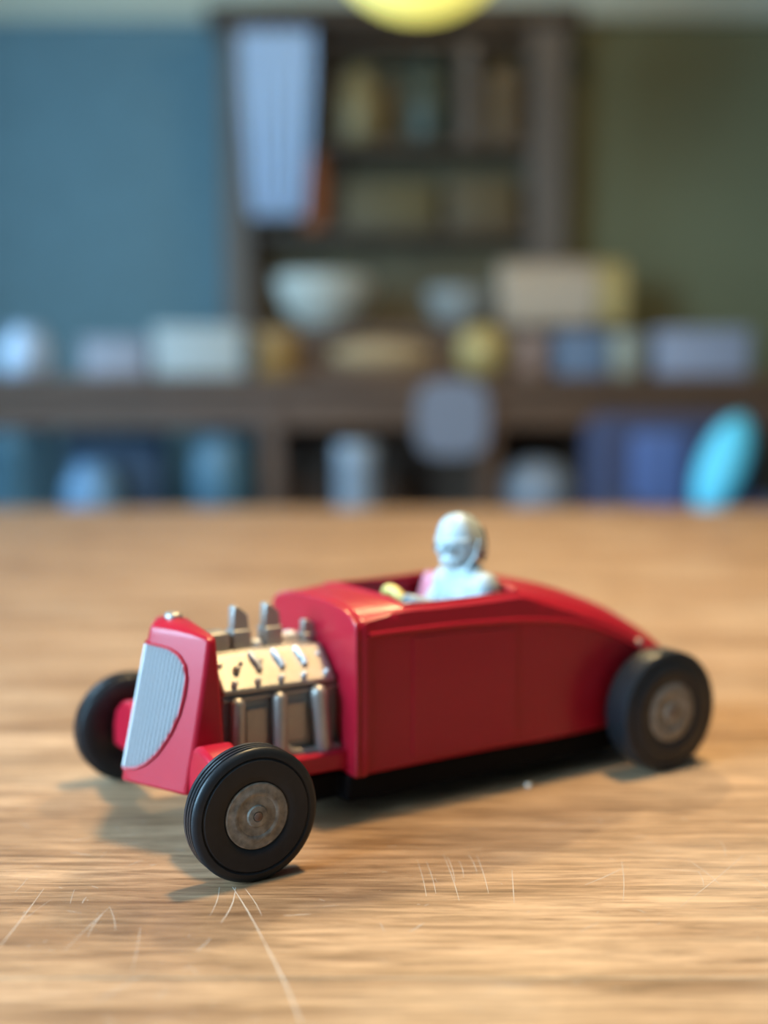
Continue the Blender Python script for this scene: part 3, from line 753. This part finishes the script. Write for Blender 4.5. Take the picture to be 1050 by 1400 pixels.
boxy('paper_box', 'greyish lilac box between the blue jar and the white box', 'box', 165, 3.08, zc_, 84, 50, 0.16, (0.30, 0.31, 0.37))
boxy('tissue_box', 'white box on the console in front of the blue wall', 'box', 275, 3.06, zc_, 115, 66, 0.16, (0.42, 0.48, 0.50), 0.06)
pot('biscuit_tin', 'golden brown round tin beside the white box', 'tin', 376, 3.10, zc_, 62, 60, (0.36, 0.22, 0.07), 'tin')
def bread():
    Y = 3.08; t = thing('bread_loaf', 'long cream loaf on a board below the white bowl', 'bread', stand(522, Y, zc_))
    MB().rbox((0, 0, 0.012), (wpx(165, Y), 0.17, 0.022), 0.006).build('board', M_midwood, t)
    MB().ell((0, 0, 0.055), (wpx(70, Y), 0.06, 0.040), 24, 12).build('loaf', colour('loaf_crust', (0.40, 0.28, 0.15), 0.7, bump=0.3), t)
bread()
pot('yellow_pot', 'round mustard yellow pot on the console below the cream tin', 'pot', 660, 3.04, zc_, 72, 68, (0.42, 0.31, 0.11), 'ball')
pot('peach_cup', 'small peach cup beside the yellow pot', 'cup', 728, 3.06, zc_, 48, 56, (0.30, 0.20, 0.16), 'cup')
boxy('blue_box', 'dark blue box on the console beside the peach cup', 'box', 790, 3.10, zc_, 68, 60, 0.14, (0.12, 0.18, 0.28))
pot('grey_cup', 'olive grey cup between two blue boxes', 'cup', 856, 3.06, zc_, 54, 58, (0.30, 0.30, 0.24), 'cup')
boxy('slate_box', 'grey blue box at the right end of the console', 'box', 952, 3.06, zc_, 118, 62, 0.18, (0.24, 0.27, 0.36), -0.05)
# on the dresser top
pot('mixing_bowl', 'wide white bowl on the dresser top below the hutch', 'bowl', 446, 3.43, ZD, 138, 66, (0.56, 0.56, 0.50), 'bowl')
pot('grey_dish', 'pale grey dish between the white bowl and the cream tin', 'dish', 628, 3.44, ZD, 96, 50, (0.34, 0.34, 0.32), 'bowl')
Yt = 3.43; t = thing('bread_bin', 'large cream rounded bin with yellow end on the dresser right', 'bread bin', stand(765, Yt, ZD))
Wt = wpx(168, Yt)
def capsule_bin(x0, x1, r):
    m_ = MB(); pr = [(0, 0.0), (0.10, 0.0), (0.115, 0.02)]
    ar = [(0.095*math.cos(a), 0.095+0.095*math.sin(a)) for a in [i*PI/12 for i in range(13)]]
    return m_.prism([(-y, z) for y, z in [(-.115, 0), (.115, 0)][::-1]] and [(.09, 0), (.095, .01)]+ar+[(-.095, .01), (-.09, 0)], x0, x1)
capsule_bin(-Wt/2, Wt*0.26, 0).build('body', colour('bin_cream', (0.46, 0.36, 0.27), 0.45), t, smooth=50, bevel=0.03, seg=4)
capsule_bin(Wt*0.265, Wt*0.5, 0).build('end_cap', colour('bin_mustard', (0.44, 0.32, 0.12), 0.45), t, smooth=50, bevel=0.03, seg=4)
# in the hutch
zt = px(500, 60, YH).z
tw = thing('hanging_cloth', 'pale blue white cloth hanging at the left of the hutch', 'cloth', (px(378, 200, 3.50).x, 3.50, px(383, 296, 3.50).z))
w0, w1, hgt = wpx(100, 3.4), wpx(70, 3.4), wpx(250, 3.4)
v = []; n1, n2 = 24, 14
for off in (0, 0.006):
    for j in range(n2+1):
        tt = j/n2; ww = w1+(w0-w1)*min(1, tt*1.2)**0.7
        for i in range(n1+1):
            s_ = i/n1-0.5; v.append((s_*ww, -off+0.010*math.sin(i*1.25)*(1.1-0.6*tt), tt*hgt))
f = []; m1 = (n1+1)*(n2+1)
for j in range(n2):
    for i in range(n1):
        a = j*(n1+1)+i; f += [(a, a+1, a+n1+2, a+n1+1), (m1+a, m1+a+n1+1, m1+a+n1+2, m1+a+1)]
bd = list(range(n1+1))+[j*(n1+1)+n1 for j in range(1, n2+1)]+[n2*(n1+1)+i for i in range(n1-1, -1, -1)]+[j*(n1+1) for j in range(n2-1, 0, -1)]
for i in range(len(bd)): a, b_ = bd[i], bd[(i+1) % len(bd)]; f.append((a, b_, m1+b_, m1+a))
MB().add(v, f).build('cloth', colour('pale_linen', (0.40, 0.50, 0.66), 0.8), tw, smooth=60)
MB().tube([(-w0/2, 0, hgt), (w0/2, 0, hgt)], 0.008, 10).build('rail', M_darkwood, tw)
MB().tube([(-w0/2, 0, hgt), (-w0/2, 0.03, hgt)], 0.006, 8).build('bracket', M_darkwood, tw)
zs1, zs2 = hz(198)+ZD+0.014, hz(318)+ZD+0.014
pot('orange_pot', 'orange brown pot on the hutch shelf beside the hanging cloth', 'pot', 430, 3.585, zs2, 36, 108, (0.42, 0.13, 0.04), 'jar')
pot('mustard_jar', 'mustard jar on the upper hutch shelf', 'jar', 492, 3.625, zs1, 58, 96, (0.26, 0.20, 0.09), 'jar')
pot('dark_jug', 'dark green jar on the upper hutch shelf below the lamp', 'jar', 585, 3.65, zs1, 60, 110, (0.05, 0.06, 0.04), 'jar')
pot('brown_jar', 'brown jar on the upper hutch shelf right of the divider', 'jar', 684, 3.65, zs1, 46, 100, (0.16, 0.09, 0.03), 'tin')
boxy('wicker_basket', 'ochre basket on the lower hutch shelf behind the driver', 'basket', 532, 3.64, zs2, 122, 62, 0.13, (0.12, 0.085, 0.03))
boxy('brown_basket', 'darker brown basket on the lower hutch shelf near the right post', 'basket', 655, 3.64, zs2, 92, 66, 0.13, (0.10, 0.065, 0.025))
# on the shelf of the console
zs3 = ZSH
def sh_h(v, Y): return (px(500, v, Y).z-zs3)/Y*FPX
pot('teal_canister', 'dull teal canister at the left end of the console shelf', 'canister', 22, 3.08, zs3, 84, sh_h(582, 3.08), (0.10, 0.22, 0.30), 'tin')
boxy('navy_crate', 'dark navy crate on the console shelf behind a blue jug', 'crate', 158, 3.17, zs3, 128, sh_h(590, 3.17), 0.12, (0.03, 0.07, 0.14))
pot('blue_jug', 'mid blue jug in front of the navy crate', 'jug', 124, 3.03, zs3, 78, sh_h(632, 3.03), (0.16, 0.32, 0.52), 'jar')
pot('petrol_blue_bowl', 'petrol blue pot on the console shelf left of the leg', 'pot', 300, 3.06, zs3, 82, sh_h(582, 3.06), (0.09, 0.20, 0.29), 'ball')
pot('pale_canister', 'pale blue white canister standing low before the brown dresser', 'canister', 487, 3.02, zs3, 56, sh_h(606, 3.02), (0.36, 0.43, 0.52), 'tin')
pot('grey_bowl', 'slate grey pot low on the shelf left of the dark blue chair', 'pot', 738, 3.04, zs3, 104, sh_h(628, 3.04), (0.20, 0.24, 0.30), 'ball')
# tea towel over the console front
Yk = 2.935; tq = px(618, 516, Yk)
tt_ = thing('tea_towel', 'pale grey blue tea towel hanging over the console front edge', 'towel', (tq.x, Yk, px(618, 624, Yk).z))
MB().prism([(wpx(49, Yk)*math.copysign(abs(math.cos(a))**0.6, math.cos(a)), wpx(52, Yk)+wpx(52, Yk)*math.copysign(abs(math.sin(a))**0.6, math.sin(a))) for a in [2*PI*i/40 for i in range(40)]], -0.006, 0.006, 'Y').build('cloth', colour('towel_linen', (0.19, 0.21, 0.27), 0.85, bump=0.4), tt_)
# dark blue armchair with cyan cushion
Ya = 2.75; ac = px(930, 600, Ya)
arm = thing('armchair', 'dark blue upholstered armchair behind the table at the right', 'armchair', (ac.x, 2.54, 0), 0)
M_navy = colour('navy_upholstery', (0.035, 0.045, 0.10), 0.85, var=0.3, scale=60)
aw = wpx(250, Ya); at_ = px(930, 566, Ya).z
MB().rbox((0, 0.27, (at_+0.12)/2), (aw, 0.13, at_-0.12), 0.05).build('backrest', M_navy, arm)
MB().rbox((0, -0.02, 0.465), (aw-0.16, 0.52, 0.37), 0.04).build('seat', M_navy, arm)
for s in (1, -1):
    MB().rbox((s*(aw/2-0.045), -0.03, 0.43), (0.09, 0.54, 0.56), 0.03).build('armrest', M_navy, arm)
    for y in (-0.22, 0.26): MB().tube([(s*(aw/2-0.07), y, 0), (s*(aw/2-0.07), y, 0.16)], [.016, .024], 10).build('leg', M_darkwood, arm)
MB().rbox((-0.05, 0.20, px(900, 590, 2.74).z-0.13), (0.13, 0.05, 0.26), 0.02).build('back_button_panel', colour('blue_fabric', (0.07, 0.12, 0.30), 0.8), arm, label='brighter blue fabric strip')
Yq = 2.63; cq = px(988, 638, Yq)
cu = MB(); hl = wpx(78, Yq); hw = wpx(32, Yq); ns = 14
for i in range(ns+1):
    t_ = -1+2*i/ns; k_ = max(0.02, (1-abs(t_)**2.2))**0.6
    for j in range(20):
        a_ = 2*PI*j/20; cu.v.append((hw*k_*math.copysign(abs(math.cos(a_))**0.8, math.cos(a_)), 0.05*k_*math.sin(a_), t_*hl))
cu.f = [(i*20+j, i*20+(j+1) % 20, (i+1)*20+(j+1) % 20, (i+1)*20+j) for i in range(ns) for j in range(20)]+[tuple(reversed(range(20))), tuple(ns*20+j for j in range(20))]
co = cu.build('cushion', colour('cyan_fabric', (0.12, 0.66, 0.95), 0.6), None, smooth=60)
co.location = cq; co.rotation_euler = (-0.25, math.radians(24), 0)
tag(co, 'bright cyan cushion leaning in the dark blue armchair', 'cushion')

# ------------------------------------------------------------------ glowing pendant lamp in view
Yp = 2.35; pc = px(574, 24, Yp); Rp = 0.20
lamp = thing('pendant_lamp', 'glowing yellow glass pendant lamp hanging at the top of the room', 'lamp', (pc.x, Yp, pc.z))
ml, N, L, b = new_mat('lit_yellow_glass'); b.inputs['Base Color'].default_value = (0.9, 0.8, 0.3, 1); b.inputs['Roughness'].default_value = 0.3
b.inputs['Emission Color'].default_value = (0.95, 0.88, 0.18, 1); b.inputs['Emission Strength'].default_value = 1.1
prof = [(Rp*math.sin(a), Rp-Rp*math.cos(a)) for a in [0.002+(PI*0.62)*i/16 for i in range(17)]]
prof += [(Rp*0.55, Rp*1.62), (Rp*0.22, Rp*1.75)]
MB().lathe(prof, 40).build('glass_shade', ml, lamp, smooth=60)
MB().lathe([(.055, Rp*1.74), (.055, Rp*1.80), (.03, Rp*1.95), (.008, Rp*2.0)], 20).build('fitting', M_hub, lamp)
MB().tube([(0, 0, Rp*1.9), (0, 0, ZC-pc.z)], 0.004, 8).build('cord', M_black_plastic, lamp)
